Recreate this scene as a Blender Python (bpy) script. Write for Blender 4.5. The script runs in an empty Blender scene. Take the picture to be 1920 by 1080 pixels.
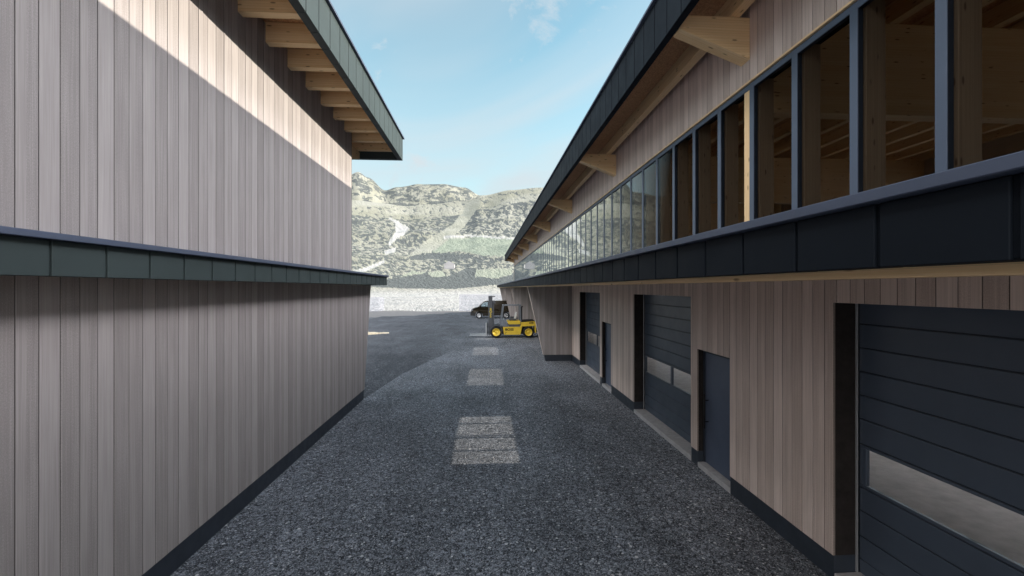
import bpy, math, random
from mathutils import Vector
random.seed(7)
R = math.radians
C = bpy.context.scene.collection
SC = bpy.context.scene
H = 3.4                       # eye height above the yard

# ------------------------------------------------------------------ node helpers
class NT:
    def __init__(s, tree): s.t = tree
    def n(s, typ, ins=None, **props):
        nd = s.t.nodes.new(typ)
        for k, v in props.items(): setattr(nd, k, v)
        for k, v in (ins or {}).items():
            sock = nd.inputs[k]
            if isinstance(v, bpy.types.NodeSocket): s.t.links.new(v, sock)
            else: sock.default_value = v
        return nd
    def math(s, op, a, b=0.0, c=0.0, clamp=False):
        nd = s.n('ShaderNodeMath', {0: a, 1: b, 2: c}, operation=op); nd.use_clamp = clamp
        return nd.outputs[0]
    def mix(s, f, a, b, blend='MIX'):
        nd = s.t.nodes.new('ShaderNodeMix'); nd.data_type = 'RGBA'; nd.blend_type = blend
        for sock, v in ((nd.inputs['Factor'], f), (nd.inputs[6], a), (nd.inputs[7], b)):
            if isinstance(v, bpy.types.NodeSocket): s.t.links.new(v, sock)
            else: sock.default_value = v if not isinstance(v, tuple) else (*v, 1.0)[:4]
        return nd.outputs[2]
    def ramp(s, f, a, b, lo=0.0, hi=1.0):
        return s.n('ShaderNodeMapRange', {'Value': f, 'From Min': a, 'From Max': b, 'To Min': lo, 'To Max': hi}).outputs[0]
    def noise(s, vec, scale, detail=3, rough=.5, dist=0):
        return s.n('ShaderNodeTexNoise', {'Vector': vec, 'Scale': scale, 'Detail': detail, 'Roughness': rough, 'Distortion': dist}).outputs[0]
    def scale(s, vec, sc):
        return s.n('ShaderNodeVectorMath', {0: vec, 1: sc}, operation='MULTIPLY').outputs[0]
    def pos(s): return s.n('ShaderNodeNewGeometry').outputs['Position']
    def sep(s, v): return s.n('ShaderNodeSeparateXYZ', {0: v}).outputs
    def comb(s, x, y, z): return s.n('ShaderNodeCombineXYZ', {0: x, 1: y, 2: z}).outputs[0]

def material(name):
    m = bpy.data.materials.new(name); m.use_nodes = True
    nt = NT(m.node_tree); b = m.node_tree.nodes['Principled BSDF']
    return m, nt, b
def setin(nt, b, **kw):
    for k, v in kw.items():
        s = b.inputs[k.replace('_', ' ')]
        if isinstance(v, bpy.types.NodeSocket): nt.t.links.new(v, s)
        else: s.default_value = (*v, 1) if isinstance(v, tuple) and len(v) == 3 else v
def bump(nt, b, h, strength, dist):
    nd = nt.n('ShaderNodeBump', {'Height': h, 'Strength': strength, 'Distance': dist})
    nt.t.links.new(nd.outputs[0], b.inputs['Normal'])

def mat_boards(name, axis, off, light, dark):
    """vertical weathered cladding boards 0.18 m wide; axis = the horizontal axis the boards are counted along"""
    m, nt, b = material(name)
    p = nt.pos(); s = nt.sep(p)
    h = s[1] if axis == 'y' else s[0]
    idx = nt.math('FLOOR', nt.math('DIVIDE', nt.math('SUBTRACT', h, off), .18))
    fr = nt.math('FRACT', nt.math('DIVIDE', nt.math('SUBTRACT', h, off), .18))
    rnd = nt.n('ShaderNodeTexWhiteNoise', {'W': idx}, noise_dimensions='1D').outputs['Value']
    kind = nt.math('MODULO', nt.math('ADD', idx, 3000.0), 3.0)          # sawn, half sawn, planed
    k01 = nt.math('MULTIPLY', kind, .5)
    hz = nt.math('ADD', h, nt.math('MULTIPLY', rnd, 37.0))
    zz = nt.math('ADD', s[2], nt.math('MULTIPLY', rnd, 11.0))
    vec = nt.comb(hz, zz, 0.0)
    grain = nt.noise(nt.scale(vec, (150, 1.6, 1)), 1.0, 3, .6)
    streak = nt.noise(nt.scale(vec, (26, .55, 1)), 1.0, 3, .55)
    blot = nt.noise(nt.scale(vec, (5, 1.3, 1)), 1.0, 2, .5)
    saw = nt.noise(nt.scale(vec, (170, 75, 1)), 1.0, 2, .6)              # fine sawn speckle
    half = nt.math('GREATER_THAN', fr, nt.ramp(kind, 0, 1, 0.0, .45))
    rough_m = nt.math('MULTIPLY', nt.math('LESS_THAN', kind, 1.5), half)
    tone = nt.math('ADD', nt.math('MULTIPLY', rnd, .16), nt.math('MULTIPLY', k01, .26))
    tone = nt.math('ADD', tone, nt.math('MULTIPLY', nt.ramp(streak, .3, .7), .30))
    tone = nt.math('ADD', tone, nt.math('MULTIPLY', nt.ramp(blot, .3, .7), .20))
    tone = nt.math('ADD', tone, nt.math('MULTIPLY', nt.math('SUBTRACT', grain, .5), .85))
    mg = nt.noise(nt.scale(vec, (62, .9, 1)), 1.0, 3, .6)
    tone = nt.math('ADD', tone, nt.math('MULTIPLY', nt.math('SUBTRACT', mg, .5), 1.0))
    tone = nt.math('SUBTRACT', tone, nt.math('MULTIPLY', rough_m, nt.math('MULTIPLY', nt.math('SUBTRACT', .62, saw), 1.5)))
    tone = nt.math('ADD', tone, .06, clamp=True)
    col = nt.mix(tone, dark, light)
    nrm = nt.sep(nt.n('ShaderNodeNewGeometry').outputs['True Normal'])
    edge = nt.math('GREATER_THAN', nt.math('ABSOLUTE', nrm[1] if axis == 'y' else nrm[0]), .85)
    col = nt.mix(nt.math('MULTIPLY', edge, .62), col, (.022, .019, .018))          # joint shadow put into the colour of the board side faces
    setin(nt, b, Base_Color=col, Roughness=.72, Specular_IOR_Level=.25)
    hh = nt.math('ADD', nt.math('MULTIPLY', grain, .6), nt.math('MULTIPLY', nt.math('MULTIPLY', saw, rough_m), .8))
    bump(nt, b, hh, .35, .004)
    return m

def mat_timber(name, axis, light, dark, knot):
    """glue-laminated spruce: lamination lines and small knots, grain running along axis"""
    m, nt, b = material(name)
    s = nt.sep(nt.pos())
    nz = nt.math('ABSOLUTE', nt.sep(nt.n('ShaderNodeNewGeometry').outputs['Normal'])[2])
    flat = nt.math('GREATER_THAN', nz, .6)
    if axis == 'x': u, v, w = s[0], nt.math('ADD', nt.math('MULTIPLY', s[2], nt.math('SUBTRACT', 1.0, flat)), nt.math('MULTIPLY', s[1], flat)), s[1]
    elif axis == 'y': u, v, w = s[1], nt.math('ADD', s[2], s[0]), s[0]
    else: u, v, w = s[2], nt.math('ADD', s[1], s[0]), s[0]
    vec = nt.comb(u, v, w)
    g = nt.noise(nt.scale(vec, (1.3, 55, 20)), 1.0, 4, .6, .3)
    g2 = nt.noise(nt.scale(vec, (.8, 190, 60)), 1.0, 2, .5)
    lam = nt.math('FLOOR', nt.math('DIVIDE', v, .04))
    rl = nt.n('ShaderNodeTexWhiteNoise', {'W': lam}, noise_dimensions='1D').outputs['Value']
    fr = nt.math('FRACT', nt.math('DIVIDE', v, .04))
    line = nt.math('LESS_THAN', fr, .06)
    vor = nt.n('ShaderNodeTexVoronoi', {'Vector': nt.scale(nt.comb(u, v, nt.math('MULTIPLY', w, .2)), (4.2, 14, 4)), 'Scale': 1.0})
    kn = nt.ramp(vor.outputs['Distance'], .10, .22, 1.0, 0.0)
    kmask = nt.math('GREATER_THAN', nt.sep(vor.outputs['Color'])[0], .45)
    t = nt.math('ADD', nt.math('MULTIPLY', nt.ramp(g, .3, .7), .55), nt.math('MULTIPLY', rl, .3))
    t = nt.math('ADD', t, nt.math('MULTIPLY', nt.math('SUBTRACT', g2, .5), .5), clamp=True)
    col = nt.mix(t, dark, light)
    col = nt.mix(nt.math('MULTIPLY', line, .35), col, knot)
    col = nt.mix(nt.math('MULTIPLY', nt.math('MULTIPLY', kn, kmask), .8), col, knot)
    setin(nt, b, Base_Color=col, Roughness=.55, Specular_IOR_Level=.3)
    bump(nt, b, g2, .15, .002)
    return m

def mat_plain(name, col, rough=.5, metal=0.0, spec=.5, var=.12, nscale=2.5, bmp=0.0):
    m, nt, b = material(name)
    p = nt.pos()
    f = nt.noise(p, nscale, 4, .6)
    c = nt.mix(nt.ramp(f, .3, .7), tuple(x * (1 - var) for x in col), tuple(min(1, x * (1 + var)) for x in col))
    r = nt.ramp(nt.noise(p, nscale * 3, 3), .3, .7, max(0, rough - .06), min(1, rough + .06))
    setin(nt, b, Base_Color=c, Roughness=r, Metallic=metal, Specular_IOR_Level=spec)
    if bmp: bump(nt, b, nt.noise(p, 1.2, 2), bmp, .01)
    return m

def mat_glass(name, tint, refl=1.0, cut=.04, ior=1.5):
    m = bpy.data.materials.new(name); m.use_nodes = True
    t = m.node_tree; t.nodes.clear(); nt = NT(t)
    out = nt.n('ShaderNodeOutputMaterial')
    ge = nt.n('ShaderNodeNewGeometry').outputs
    cs = nt.math('ABSOLUTE', nt.n('ShaderNodeVectorMath', {0: ge['Incoming'], 1: ge['Normal']}, operation='DOT_PRODUCT').outputs['Value'])
    fr = nt.math('ADD', .04, nt.math('MULTIPLY', .96, nt.math('POWER', nt.math('SUBTRACT', 1.0, cs, clamp=True), 5.0)))
    fac = nt.math('MINIMUM', nt.math('MULTIPLY', nt.math('SUBTRACT', fr, cut), refl, clamp=True), .88)
    tr = nt.n('ShaderNodeBsdfTransparent', {'Color': (*tint, 1)})
    wob = nt.n('ShaderNodeBump', {'Height': nt.noise(nt.pos(), .9, 1), 'Strength': .05, 'Distance': .02})
    gl = nt.n('ShaderNodeBsdfGlossy', {'Color': (.9, .95, .95, 1), 'Roughness': .015, 'Normal': wob.outputs[0]})
    mx = nt.n('ShaderNodeMixShader', {0: fac, 1: tr.outputs[0], 2: gl.outputs[0]})
    t.links.new(mx.outputs[0], out.inputs[0])
    return m

M = {}
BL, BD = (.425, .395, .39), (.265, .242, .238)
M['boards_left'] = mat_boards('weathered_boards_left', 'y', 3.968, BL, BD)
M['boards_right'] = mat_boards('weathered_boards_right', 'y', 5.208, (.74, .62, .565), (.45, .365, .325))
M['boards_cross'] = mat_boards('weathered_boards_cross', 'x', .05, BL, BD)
PL, PD, PK = (.90, .69, .42), (.76, .515, .26), (.20, .10, .045)
M['timber_x'] = mat_timber('spruce_glulam_x', 'x', PL, PD, PK)
M['timber_y'] = mat_timber('spruce_glulam_y', 'y', PL, PD, PK)
M['timber_z'] = mat_timber('spruce_glulam_z', 'z', PL, PD, PK)
M['timber_shaded'] = mat_timber('shade_darkened_spruce_post', 'z', (.46, .35, .24), (.34, .245, .16), (.10, .055, .03))  # spruce tones darkened, indoor shade put into the colour of the posts
M['metal'] = mat_plain('seamed_sheet_metal', (.046, .061, .062), .55, 0, .14, .08, .9, .05)
M['metal_dark'] = mat_plain('anthracite_sheet_metal', (.010, .0135, .019), .65, 0, .08, .08, .9, .05)
M['cap'] = mat_plain('dark_blue_roof_trim', (.078, .096, .142), .50, 0, .22, .06, 1.5)
M['frame'] = mat_plain('slate_blue_window_frame', (.072, .095, .140), .42, 0, .35, .06, 2)
M['plinth'] = mat_plain('dark_plinth', (.028, .036, .050), .5, 0, .4, .15, 3)
M['door'] = mat_plain('anthracite_door', (.062, .081, .113), .42, 0, .45, .08, 1.2, .04)
M['person_door'] = mat_plain('blue_grey_door', (.078, .100, .152), .42, 0, .45, .06, 1.2, .03)
M['black'] = mat_plain('black_rubber', (.012, .012, .013), .6, 0, .3, .2, 6)
M['concrete'] = mat_plain('bounce_ground_pale', (.42, .41, .42), .85, 0, .2, .15, 9, .1)
M['floor'] = mat_plain('screed_floor', (.47, .465, .46), .8, 0, .25, .15, 4, .05)
M['inside'] = mat_plain('dark_inner_lining', (.50, .40, .30), .8, 0, .2, .1, 2)
M['membrane'] = mat_plain('black_wall_membrane', (.018, .017, .017), .8, 0, .2, .1, 4)
M['dark_timber'] = mat_plain('dark_stained_timber', (.026, .022, .021), .7, 0, .15, .25, 9)
M['steel'] = mat_plain('galvanised_rail', (.55, .56, .58), .4, .6, .5, .1, 5)
M['yellow'] = mat_plain('yellow_machine_paint', (.78, .54, .045), .4, 0, .5, .07, 3)
M['grey_paint'] = mat_plain('grey_machine_paint', (.17, .19, .22), .4, 0, .5, .08, 3)
M['mast_grey'] = mat_plain('dark_grey_mast_paint', (.085, .092, .105), .45, 0, .5, .08, 3)
M['seat'] = mat_plain('pale_seat_vinyl', (.62, .62, .60), .5, 0, .4, .05, 4)
M['van'] = mat_plain('dark_olive_brown_paint', (.017, .012, .0045), .3, .0, .25, .05, 2)
M['van_trim'] = mat_plain('black_van_trim', (.014, .014, .016), .5, 0, .4, .1, 4)
M['chrome'] = mat_plain('bright_alloy', (.62, .63, .65), .3, .7, .5, .05, 5)
M['lamp'] = mat_plain('clear_lamp_glass', (.25, .26, .28), .1, 0, .6, .05, 5)
M['text_yellow'] = mat_plain('yellow_lettering', (.75, .55, .05), .5, 0, .3, .03, 5)
M['text_black'] = mat_plain('black_lettering', (.012, .012, .012), .5, 0, .3, .03, 5)
M['glass'] = mat_glass('clerestory_glass', (.60, .60, .60), 3.2, .12)
M['door_glass'] = mat_glass('door_glass', (.97, .97, .97), 1.0)
M['van_glass'] = mat_glass('van_glass', (.75, .80, .82), 1.0)

# OSB
m, nt, b = material('strand_board'); p = nt.pos()
v = nt.n('ShaderNodeTexVoronoi', {'Vector': nt.scale(p, (60, 38, 60)), 'Scale': 1.0}).outputs['Color']
f = nt.math('ADD', nt.math('MULTIPLY', nt.sep(v)[0], .6), nt.math('MULTIPLY', nt.noise(p, 30, 3), .5), clamp=True)
setin(nt, b, Base_Color=nt.mix(f, (.36, .175, .08), (.70, .42, .22)), Roughness=.8, Specular_IOR_Level=.2)
M['osb'] = m

# asphalt with exposed aggregate
m, nt, b = material('coarse_asphalt'); p = nt.pos()
p2 = nt.scale(p, (1, 1, 0.3))
warp = nt.n('ShaderNodeVectorMath', {0: p2, 1: nt.scale(nt.n('ShaderNodeTexNoise', {'Vector': p2, 'Scale': 22.0, 'Detail': 2.0}).outputs['Color'], (.03, .03, .0))}, operation='ADD').outputs[0]
va = nt.n('ShaderNodeTexVoronoi', {'Vector': warp, 'Scale': 24.0})
vb = nt.n('ShaderNodeTexVoronoi', {'Vector': warp, 'Scale': 78.0})
ca = nt.sep(va.outputs['Color']); cb = nt.sep(vb.outputs['Color'])
t = nt.math('ADD', nt.math('MULTIPLY', nt.math('POWER', ca[0], 2.5), .40), nt.math('MULTIPLY', nt.math('POWER', cb[0], 2.6), .78))
big = nt.math('ADD', nt.math('MULTIPLY', nt.noise(p, .33, 4, .6), .6), nt.math('MULTIPLY', nt.noise(nt.scale(p, (1.2, .25, 1)), 1.0, 3, .6), .4))
mot = nt.ramp(big, .36, .64, .60, 1.40)
t = nt.math('MULTIPLY', t, mot)
col = nt.mix(nt.math('MULTIPLY', t, .95, clamp=True), (.020, .0225, .028), (.42, .45, .51))
thr = nt.math('SUBTRACT', .968, nt.math('MULTIPLY', nt.math('SUBTRACT', mot, 1.0), .07))
bright = nt.math('MULTIPLY', nt.math('GREATER_THAN', ca[1], thr), nt.math('LESS_THAN', va.outputs['Distance'], .36))
b2 = nt.math('GREATER_THAN', cb[1], .955)
vc = nt.n('ShaderNodeTexVoronoi', {'Vector': warp, 'Scale': 13.0}); cc = nt.sep(vc.outputs['Color'])
b3 = nt.math('MULTIPLY', nt.math('GREATER_THAN', cc[1], .80), nt.math('LESS_THAN', vc.outputs['Distance'], nt.math('MULTIPLY', cc[0], .30)))
bright = nt.math('MAXIMUM', bright, nt.math('MULTIPLY', b3, .9))
col = nt.mix(nt.math('MULTIPLY', nt.math('MAXIMUM', bright, nt.math('MULTIPLY', b2, .6)), .85), col, (.74, .74, .76))
shade_f = nt.n('ShaderNodeAttribute', attribute_name='left_shade', attribute_type='GEOMETRY').outputs['Fac']
col = nt.mix(nt.math('MULTIPLY', shade_f, .9), col, nt.mix(1.0, col, (.40, .405, .415), 'MULTIPLY'))      # shade left of the lane edge, painted in as a darker tone
setin(nt, b, Base_Color=col, Roughness=.88, Specular_IOR_Level=.2)
bump(nt, b, nt.math('ADD', nt.math('SUBTRACT', .6, va.outputs['Distance']), nt.math('MULTIPLY', cb[2], .6)), .6, .012)
M['asphalt'] = m

def mat_gravel(name, a, bcol, sc):
    m, nt, b = material(name); p = nt.pos()
    v = nt.n('ShaderNodeTexVoronoi', {'Vector': p, 'Scale': sc})
    f = nt.math('ADD', nt.math('MULTIPLY', nt.sep(v.outputs['Color'])[0], .7), nt.math('MULTIPLY', nt.noise(p, 1.1, 4), .4), clamp=True)
    setin(nt, b, Base_Color=nt.mix(f, a, bcol), Roughness=.9, Specular_IOR_Level=.15)
    bump(nt, b, v.outputs['Distance'], .5, .02)
    return m
M['gravel'] = mat_gravel('grey_gravel', (.10, .10, .105), (.23, .225, .22), 14)
M['yellow_gravel'] = mat_gravel('yellow_gravel', (.34, .29, .20), (.80, .71, .55), 9)

# hills: base mix driven by a land-cover attribute
m, nt, b = material('hill_ground'); p = nt.pos()
at = nt.n('ShaderNodeAttribute', attribute_name='cover', attribute_type='GEOMETRY').outputs['Color']
cv = nt.sep(at)      # x: scrub density, y: bare snow/gravel, z: meadow
sp = nt.sep(p)
grid = nt.n('ShaderNodeUVMap', uv_map='land').outputs[0]
gw = nt.n('ShaderNodeVectorMath', {0: grid, 1: nt.scale(nt.n('ShaderNodeTexNoise', {'Vector': nt.scale(grid, (.35, 5, 1)), 'Scale': 1.0, 'Detail': 2.0}).outputs['Color'], (.8, .10, 0))}, operation='ADD').outputs[0]
gs = nt.sep(gw)
gsl = nt.comb(nt.math('ADD', gs[0], nt.math('MULTIPLY', gs[1], 6.0)), gs[1], 0.0)
fine = nt.noise(nt.scale(gsl, (1.7, 26, 1)), 1.0, 2, .55, .4)
far_m = nt.n('ShaderNodeAttribute', attribute_name='cover', attribute_type='GEOMETRY').outputs['Alpha']
rock = nt.noise(nt.scale(p, (.022, .012, .034)), 1.0, 4, .62, .6)
fine = nt.math('ADD', nt.math('MULTIPLY', fine, nt.math('SUBTRACT', 1.0, far_m)), nt.math('MULTIPLY', rock, far_m))
mid = nt.noise(nt.scale(p, (.0065, .004, .012)), 1.0, 3, .55, .4)
tiny = nt.noise(nt.scale(gsl, (4.5, 52, 1)), 1.0, 3, .6, .3)
pale = nt.mix(nt.ramp(mid, .35, .65), (.232, .230, .185), (.315, .312, .27))
pale = nt.mix(nt.ramp(tiny, .42, .70, 0, .45), pale, (.125, .135, .11))
pale = nt.mix(cv[2], pale, nt.mix(nt.ramp(tiny, .35, .65), (.195, .228, .185), (.235, .265, .215)))
th = nt.math('SUBTRACT', .76, nt.math('MULTIPLY', cv[0], .42))
sc_ = nt.n('ShaderNodeMapRange', {'Value': nt.math('ADD', nt.math('MULTIPLY', fine, .75), nt.math('MULTIPLY', tiny, .3)), 'From Min': th, 'From Max': nt.math('ADD', th, .07)}).outputs[0]
col = nt.mix(nt.math('MULTIPLY', sc_, .92), pale, nt.mix(nt.ramp(tiny, .3, .7), (.052, .062, .068), (.105, .118, .120)))
snow = nt.mix(nt.ramp(nt.noise(nt.scale(gsl, (.30, 9, 1)), 1.0, 4, .55, 1.2), .47, .66), (.37, .37, .36), (.275, .285, .285))
col = nt.mix(cv[1], col, snow)
setin(nt, b, Base_Color=col, Roughness=.95, Specular_IOR_Level=.1)
bump(nt, b, nt.math('ADD', fine, nt.math('MULTIPLY', tiny, .4)), .5, 6.0)
M['hill'] = m

# pale see-through screens at the yard edge
m = bpy.data.materials.new('translucent_pale_screen'); m.use_nodes = True
t_ = m.node_tree; t_.nodes.clear(); nt = NT(t_)
out = nt.n('ShaderNodeOutputMaterial')
mx = nt.n('ShaderNodeMixShader', {0: .12, 1: nt.n('ShaderNodeBsdfTransparent', {'Color': (.955, .96, .985, 1)}).outputs[0],
          2: nt.n('ShaderNodeBsdfDiffuse', {'Color': (.55, .565, .63, 1)}).outputs[0]})
t_.links.new(mx.outputs[0], out.inputs[0]); M['screen'] = m

# ------------------------------------------------------------------ mesh helpers
ORI = {}
class MB:
    def __init__(s): s.v = []; s.f = []; s.sm = []
    def add(s, vs, fs, smooth=False):
        o = len(s.v); s.v += [tuple(v) for v in vs]; s.f += [tuple(i + o for i in f) for f in fs]; s.sm += [smooth] * len(fs); return s
    def box(s, x0, x1, y0, y1, z0, z1):
        return s.add([(x0,y0,z0),(x1,y0,z0),(x1,y1,z0),(x0,y1,z0),(x0,y0,z1),(x1,y0,z1),(x1,y1,z1),(x0,y1,z1)],
              [(0,3,2,1),(4,5,6,7),(0,1,5,4),(1,2,6,5),(2,3,7,6),(3,0,4,7)])
    def prism(s, poly, axis, a0, a1):
        """poly: 2D points; axis 'y' -> (x,z), axis 'x' -> (y,z), axis 'z' -> (x,y)"""
        n = len(poly)
        def P(q, a): return {'y': (q[0], a, q[1]), 'x': (a, q[0], q[1]), 'z': (q[0], q[1], a)}[axis]
        vs = [P(q, a0) for q in poly] + [P(q, a1) for q in poly]
        fs = [tuple(range(n))[::-1], tuple(range(n, 2*n))] + [(i, (i+1) % n, n+(i+1) % n, n+i) for i in range(n)]
        return s.add(vs, fs)
    def lathe(s, c, axis, prof, n=28):
        """prof: list of (radius, offset along axis)"""
        vs, fs = [], []
        for r, o in prof:
            for k in range(n):
                a = 2*math.pi*k/n; q = (r*math.cos(a), r*math.sin(a))
                vs.append({'y': (c[0]+q[0], c[1]+o, c[2]+q[1]), 'x': (c[0]+o, c[1]+q[0], c[2]+q[1]), 'z': (c[0]+q[0], c[1]+q[1], c[2]+o)}[axis])
        for i in range(len(prof)-1):
            for k in range(n): fs.append((i*n+k, i*n+(k+1) % n, (i+1)*n+(k+1) % n, (i+1)*n+k))
        fs.append(tuple(range(n))[::-1]); fs.append(tuple(range((len(prof)-1)*n, len(prof)*n)))
        return s.add(vs, fs, True)
    def tube(s, pts, r, n=10):
        for a, b in zip(pts, pts[1:]):
            a, b = Vector(a), Vector(b); d = (b-a).normalized()
            u = d.orthogonal().normalized(); w = d.cross(u)
            vs = [p + r*(math.cos(2*math.pi*k/n)*u + math.sin(2*math.pi*k/n)*w) for p in (a, b) for k in range(n)]
            s.add(vs, [(k, (k+1) % n, n+(k+1) % n, n+k) for k in range(n)] + [tuple(range(n))[::-1], tuple(range(n, 2*n))], True)
        return s
    def bar(s, a, b, w, d):
        """square bar from a to b: w across y, d across the other direction"""
        a, b = Vector(a), Vector(b); t = (b-a).normalized(); y = Vector((0,1,0)); q = t.cross(y).normalized()
        vs = [p + i*y*w/2 + j*q*d/2 for p in (a, b) for i, j in ((-1,-1),(1,-1),(1,1),(-1,1))]
        return s.add(vs, [(0,3,2,1),(4,5,6,7),(0,1,5,4),(1,2,6,5),(2,3,7,6),(3,0,4,7)])
    def build(s, name, mat, parent=None, origin=None, bevel=0.0, seg=1):
        import bmesh
        pw = ORI.get(parent.name, Vector((0,0,0))) if parent else Vector((0,0,0))
        if origin is None: origin = pw if parent else Vector((0,0,0))
        origin = Vector(origin)
        me = bpy.data.meshes.new(name)
        me.from_pydata([tuple(Vector(v)-origin) for v in s.v], [], s.f)
        for p_, sm in zip(me.polygons, s.sm): p_.use_smooth = sm
        bm = bmesh.new(); bm.from_mesh(me); bmesh.ops.recalc_face_normals(bm, faces=bm.faces); bm.to_mesh(me); bm.free()
        me.materials.append(M[mat] if isinstance(mat, str) else mat)
        o = bpy.data.objects.new(name, me); C.objects.link(o)
        if parent: o.parent = parent
        o.location = origin - pw; ORI[o.name] = origin
        if bevel:
            bv = o.modifiers.new('bevel', 'BEVEL'); bv.width = bevel; bv.segments = seg; bv.limit_method = 'ANGLE'
        return o
def tag(o, label=None, cat=None, group=None, kind=None):
    for k, v in (('label', label), ('category', cat), ('group', group), ('kind', kind)):
        if v: o[k] = v
    return o
def empty(name, loc):
    o = bpy.data.objects.new(name, None); C.objects.link(o); o.location = loc; o.empty_display_size = .3; ORI[o.name] = Vector(loc); return o
def copy_part(o, parent, shift):
    """a copy of a part and its sub-parts, moved by shift"""
    c = o.copy(); C.objects.link(c); c.parent = parent; c.location = o.location + Vector(shift)
    ORI[c.name] = ORI[o.name] + Vector(shift)
    for ch in [k for k in bpy.data.objects if k.parent == o]:
        d = ch.copy(); C.objects.link(d); d.parent = c
    return c
def text(name, body, size, mat, parent, loc, rot, extrude=.004, sx=1.0, bold=0.0, spacing=1.0):
    cu = bpy.data.curves.new(name, 'FONT'); cu.body = body; cu.size = size; cu.extrude = extrude
    cu.align_x = 'CENTER'; cu.align_y = 'CENTER'; cu.offset = bold; cu.space_line = .8; cu.space_character = spacing
    tmp = bpy.data.objects.new('lettering_curve', cu); C.objects.link(tmp)
    dg = bpy.context.evaluated_depsgraph_get()
    me = bpy.data.meshes.new_from_object(tmp.evaluated_get(dg)); bpy.data.objects.remove(tmp); bpy.data.curves.remove(cu)
    me.name = name; me.materials.clear(); me.materials.append(M[mat])
    for v in me.vertices: v.co.x *= sx
    o = bpy.data.objects.new(name, me); C.objects.link(o); o.parent = parent
    o.location = Vector(loc) - ORI[parent.name]; o.rotation_euler = rot; return o

# ------------------------------------------------------------------ cladding
def spans(z0, z1, holes):
    out = [(z0, z1)]
    for a, b in holes:
        nw = []
        for p, q in out:
            if b <= p or a >= q: nw.append((p, q)); continue
            if a > p: nw.append((p, a))
            if b < q: nw.append((b, q))
        out = nw
    return out
def clad_y(mb, face, back, y0, y1, zr, off, holes, gap=.008):
    """boards along Y; face/back are X values; holes = (ya, yb, za, zb)"""
    k0 = math.floor((y0-off)/.18); k1 = math.ceil((y1-off)/.18)
    for k in range(k0, k1):
        a, b = off + k*.18, off + (k+1)*.18
        cuts = sorted({max(a, y0), min(b, y1)} | {e for h in holes for e in h[:2] if a < e < b and y0 < e < y1})
        for c, d in zip(cuts, cuts[1:]):
            if d - c < .012: continue
            ym = (c+d)/2
            ca = c + (gap/2 if abs(c-a) < 1e-6 else 0); da = d - (gap/2 if abs(d-b) < 1e-6 else 0)
            top = zr[1](ym) if callable(zr[1]) else zr[1]
            for p, q in spans(zr[0], top, [h[2:] for h in holes if h[0] <= ym <= h[1]]):
                j = random.uniform(-.0015, .0015)
                mb.box(min(face+j, back), max(face+j, back), ca, da, p, q)

# ================================================================== LEFT BUILDING
XL = -3.71
LB = tag(empty('timber_hall', (-9, 4, 0)), 'timber-clad hall on the left with a sunlit band of boards under its eave', 'building')
mb = MB(); mb.box(-14.5, XL-.035, -4.5, 12.07, -.9, 7.55)
mb.build('wall', 'membrane', LB)
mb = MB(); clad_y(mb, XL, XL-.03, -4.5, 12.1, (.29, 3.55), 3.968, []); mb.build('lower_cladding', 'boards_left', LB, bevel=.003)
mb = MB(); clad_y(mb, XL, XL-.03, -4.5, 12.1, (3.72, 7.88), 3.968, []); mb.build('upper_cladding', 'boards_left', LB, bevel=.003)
mb = MB()
for k in range(60):
    x1 = XL - k*.18
    mb.box(x1-.175, x1, 12.075, 12.1, .29, 7.88)
mb.build('gable_cladding', 'boards_cross', LB, bevel=.003)
mb = MB(); mb.box(-14.48, XL-.012, -4.5, 12.085, -.9, .288); mb.build('plinth', 'plinth', LB)
# tapered fin that carries the end canopy
def fin_top(y): return 3.485
mb = MB(); ze = .29
mb.prism([(12.11, .29), (13.31, .29), (14.05, 3.485), (12.11, 3.485)], 'x', XL-.30, XL-.03)
k0 = math.floor((12.1-3.968)/.18)
for k in range(k0, k0+14):
    a, b = max(12.101, 3.968+k*.18+.0035), 3.968+(k+1)*.18-.0035
    def yedge(z): return 13.345 + (z-.29)*(14.085-13.345)/(3.485-.29)
    def zat(y): return .29 + (y-13.345)*(3.485-.29)/(14.085-13.345)
    if a >= yedge(3.485): continue
    if b <= 13.345: mb.box(XL-.03, XL, a, b, .29, 3.485)
    else:
        pts = [(a, max(.29, zat(a)))]
        if a < 13.345: pts += [(13.345, .29)]
        bb = min(b, yedge(3.485)); pts += [(bb, max(.29, zat(bb)))]
        if zat(bb) < 3.484: pts += [(bb, 3.485)]
        pts += [(a, 3.485)]
        mb.prism(pts, 'x', XL-.03, XL)
fin = mb.build('fin_wall', 'boards_left', LB, bevel=.003)
MB().prism([(12.1, -.6), (13.2, -.6), (13.33, .288), (12.1, .288)], 'x', XL-.31, XL-.012).build('fin_plinth', 'plinth', fin)

def fascia_panels(mb, side, xo, xi, y0, y1, z0, z1, pitch, off, under=True):
    """vertical sheet panels with open joints in front of a recessed backing"""
    back = xo + side*.016
    mb.box(min(back, xi), max(back, xi), y0, y1, z0 + (.006 if under else 0), z1)
    k = math.floor((y0-off)/pitch)
    while off + k*pitch < y1:
        a, b = max(y0, off + k*pitch + .013), min(y1, off + (k+1)*pitch - .013)
        if b > a:
            mb.box(min(xo, back-side*.0005), max(xo, back-side*.0005), a, b, z0, z1-.001)
            if under: mb.box(min(back, xi), max(back, xi), a, b, z0, z0+.0055)
        k += 1
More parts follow.
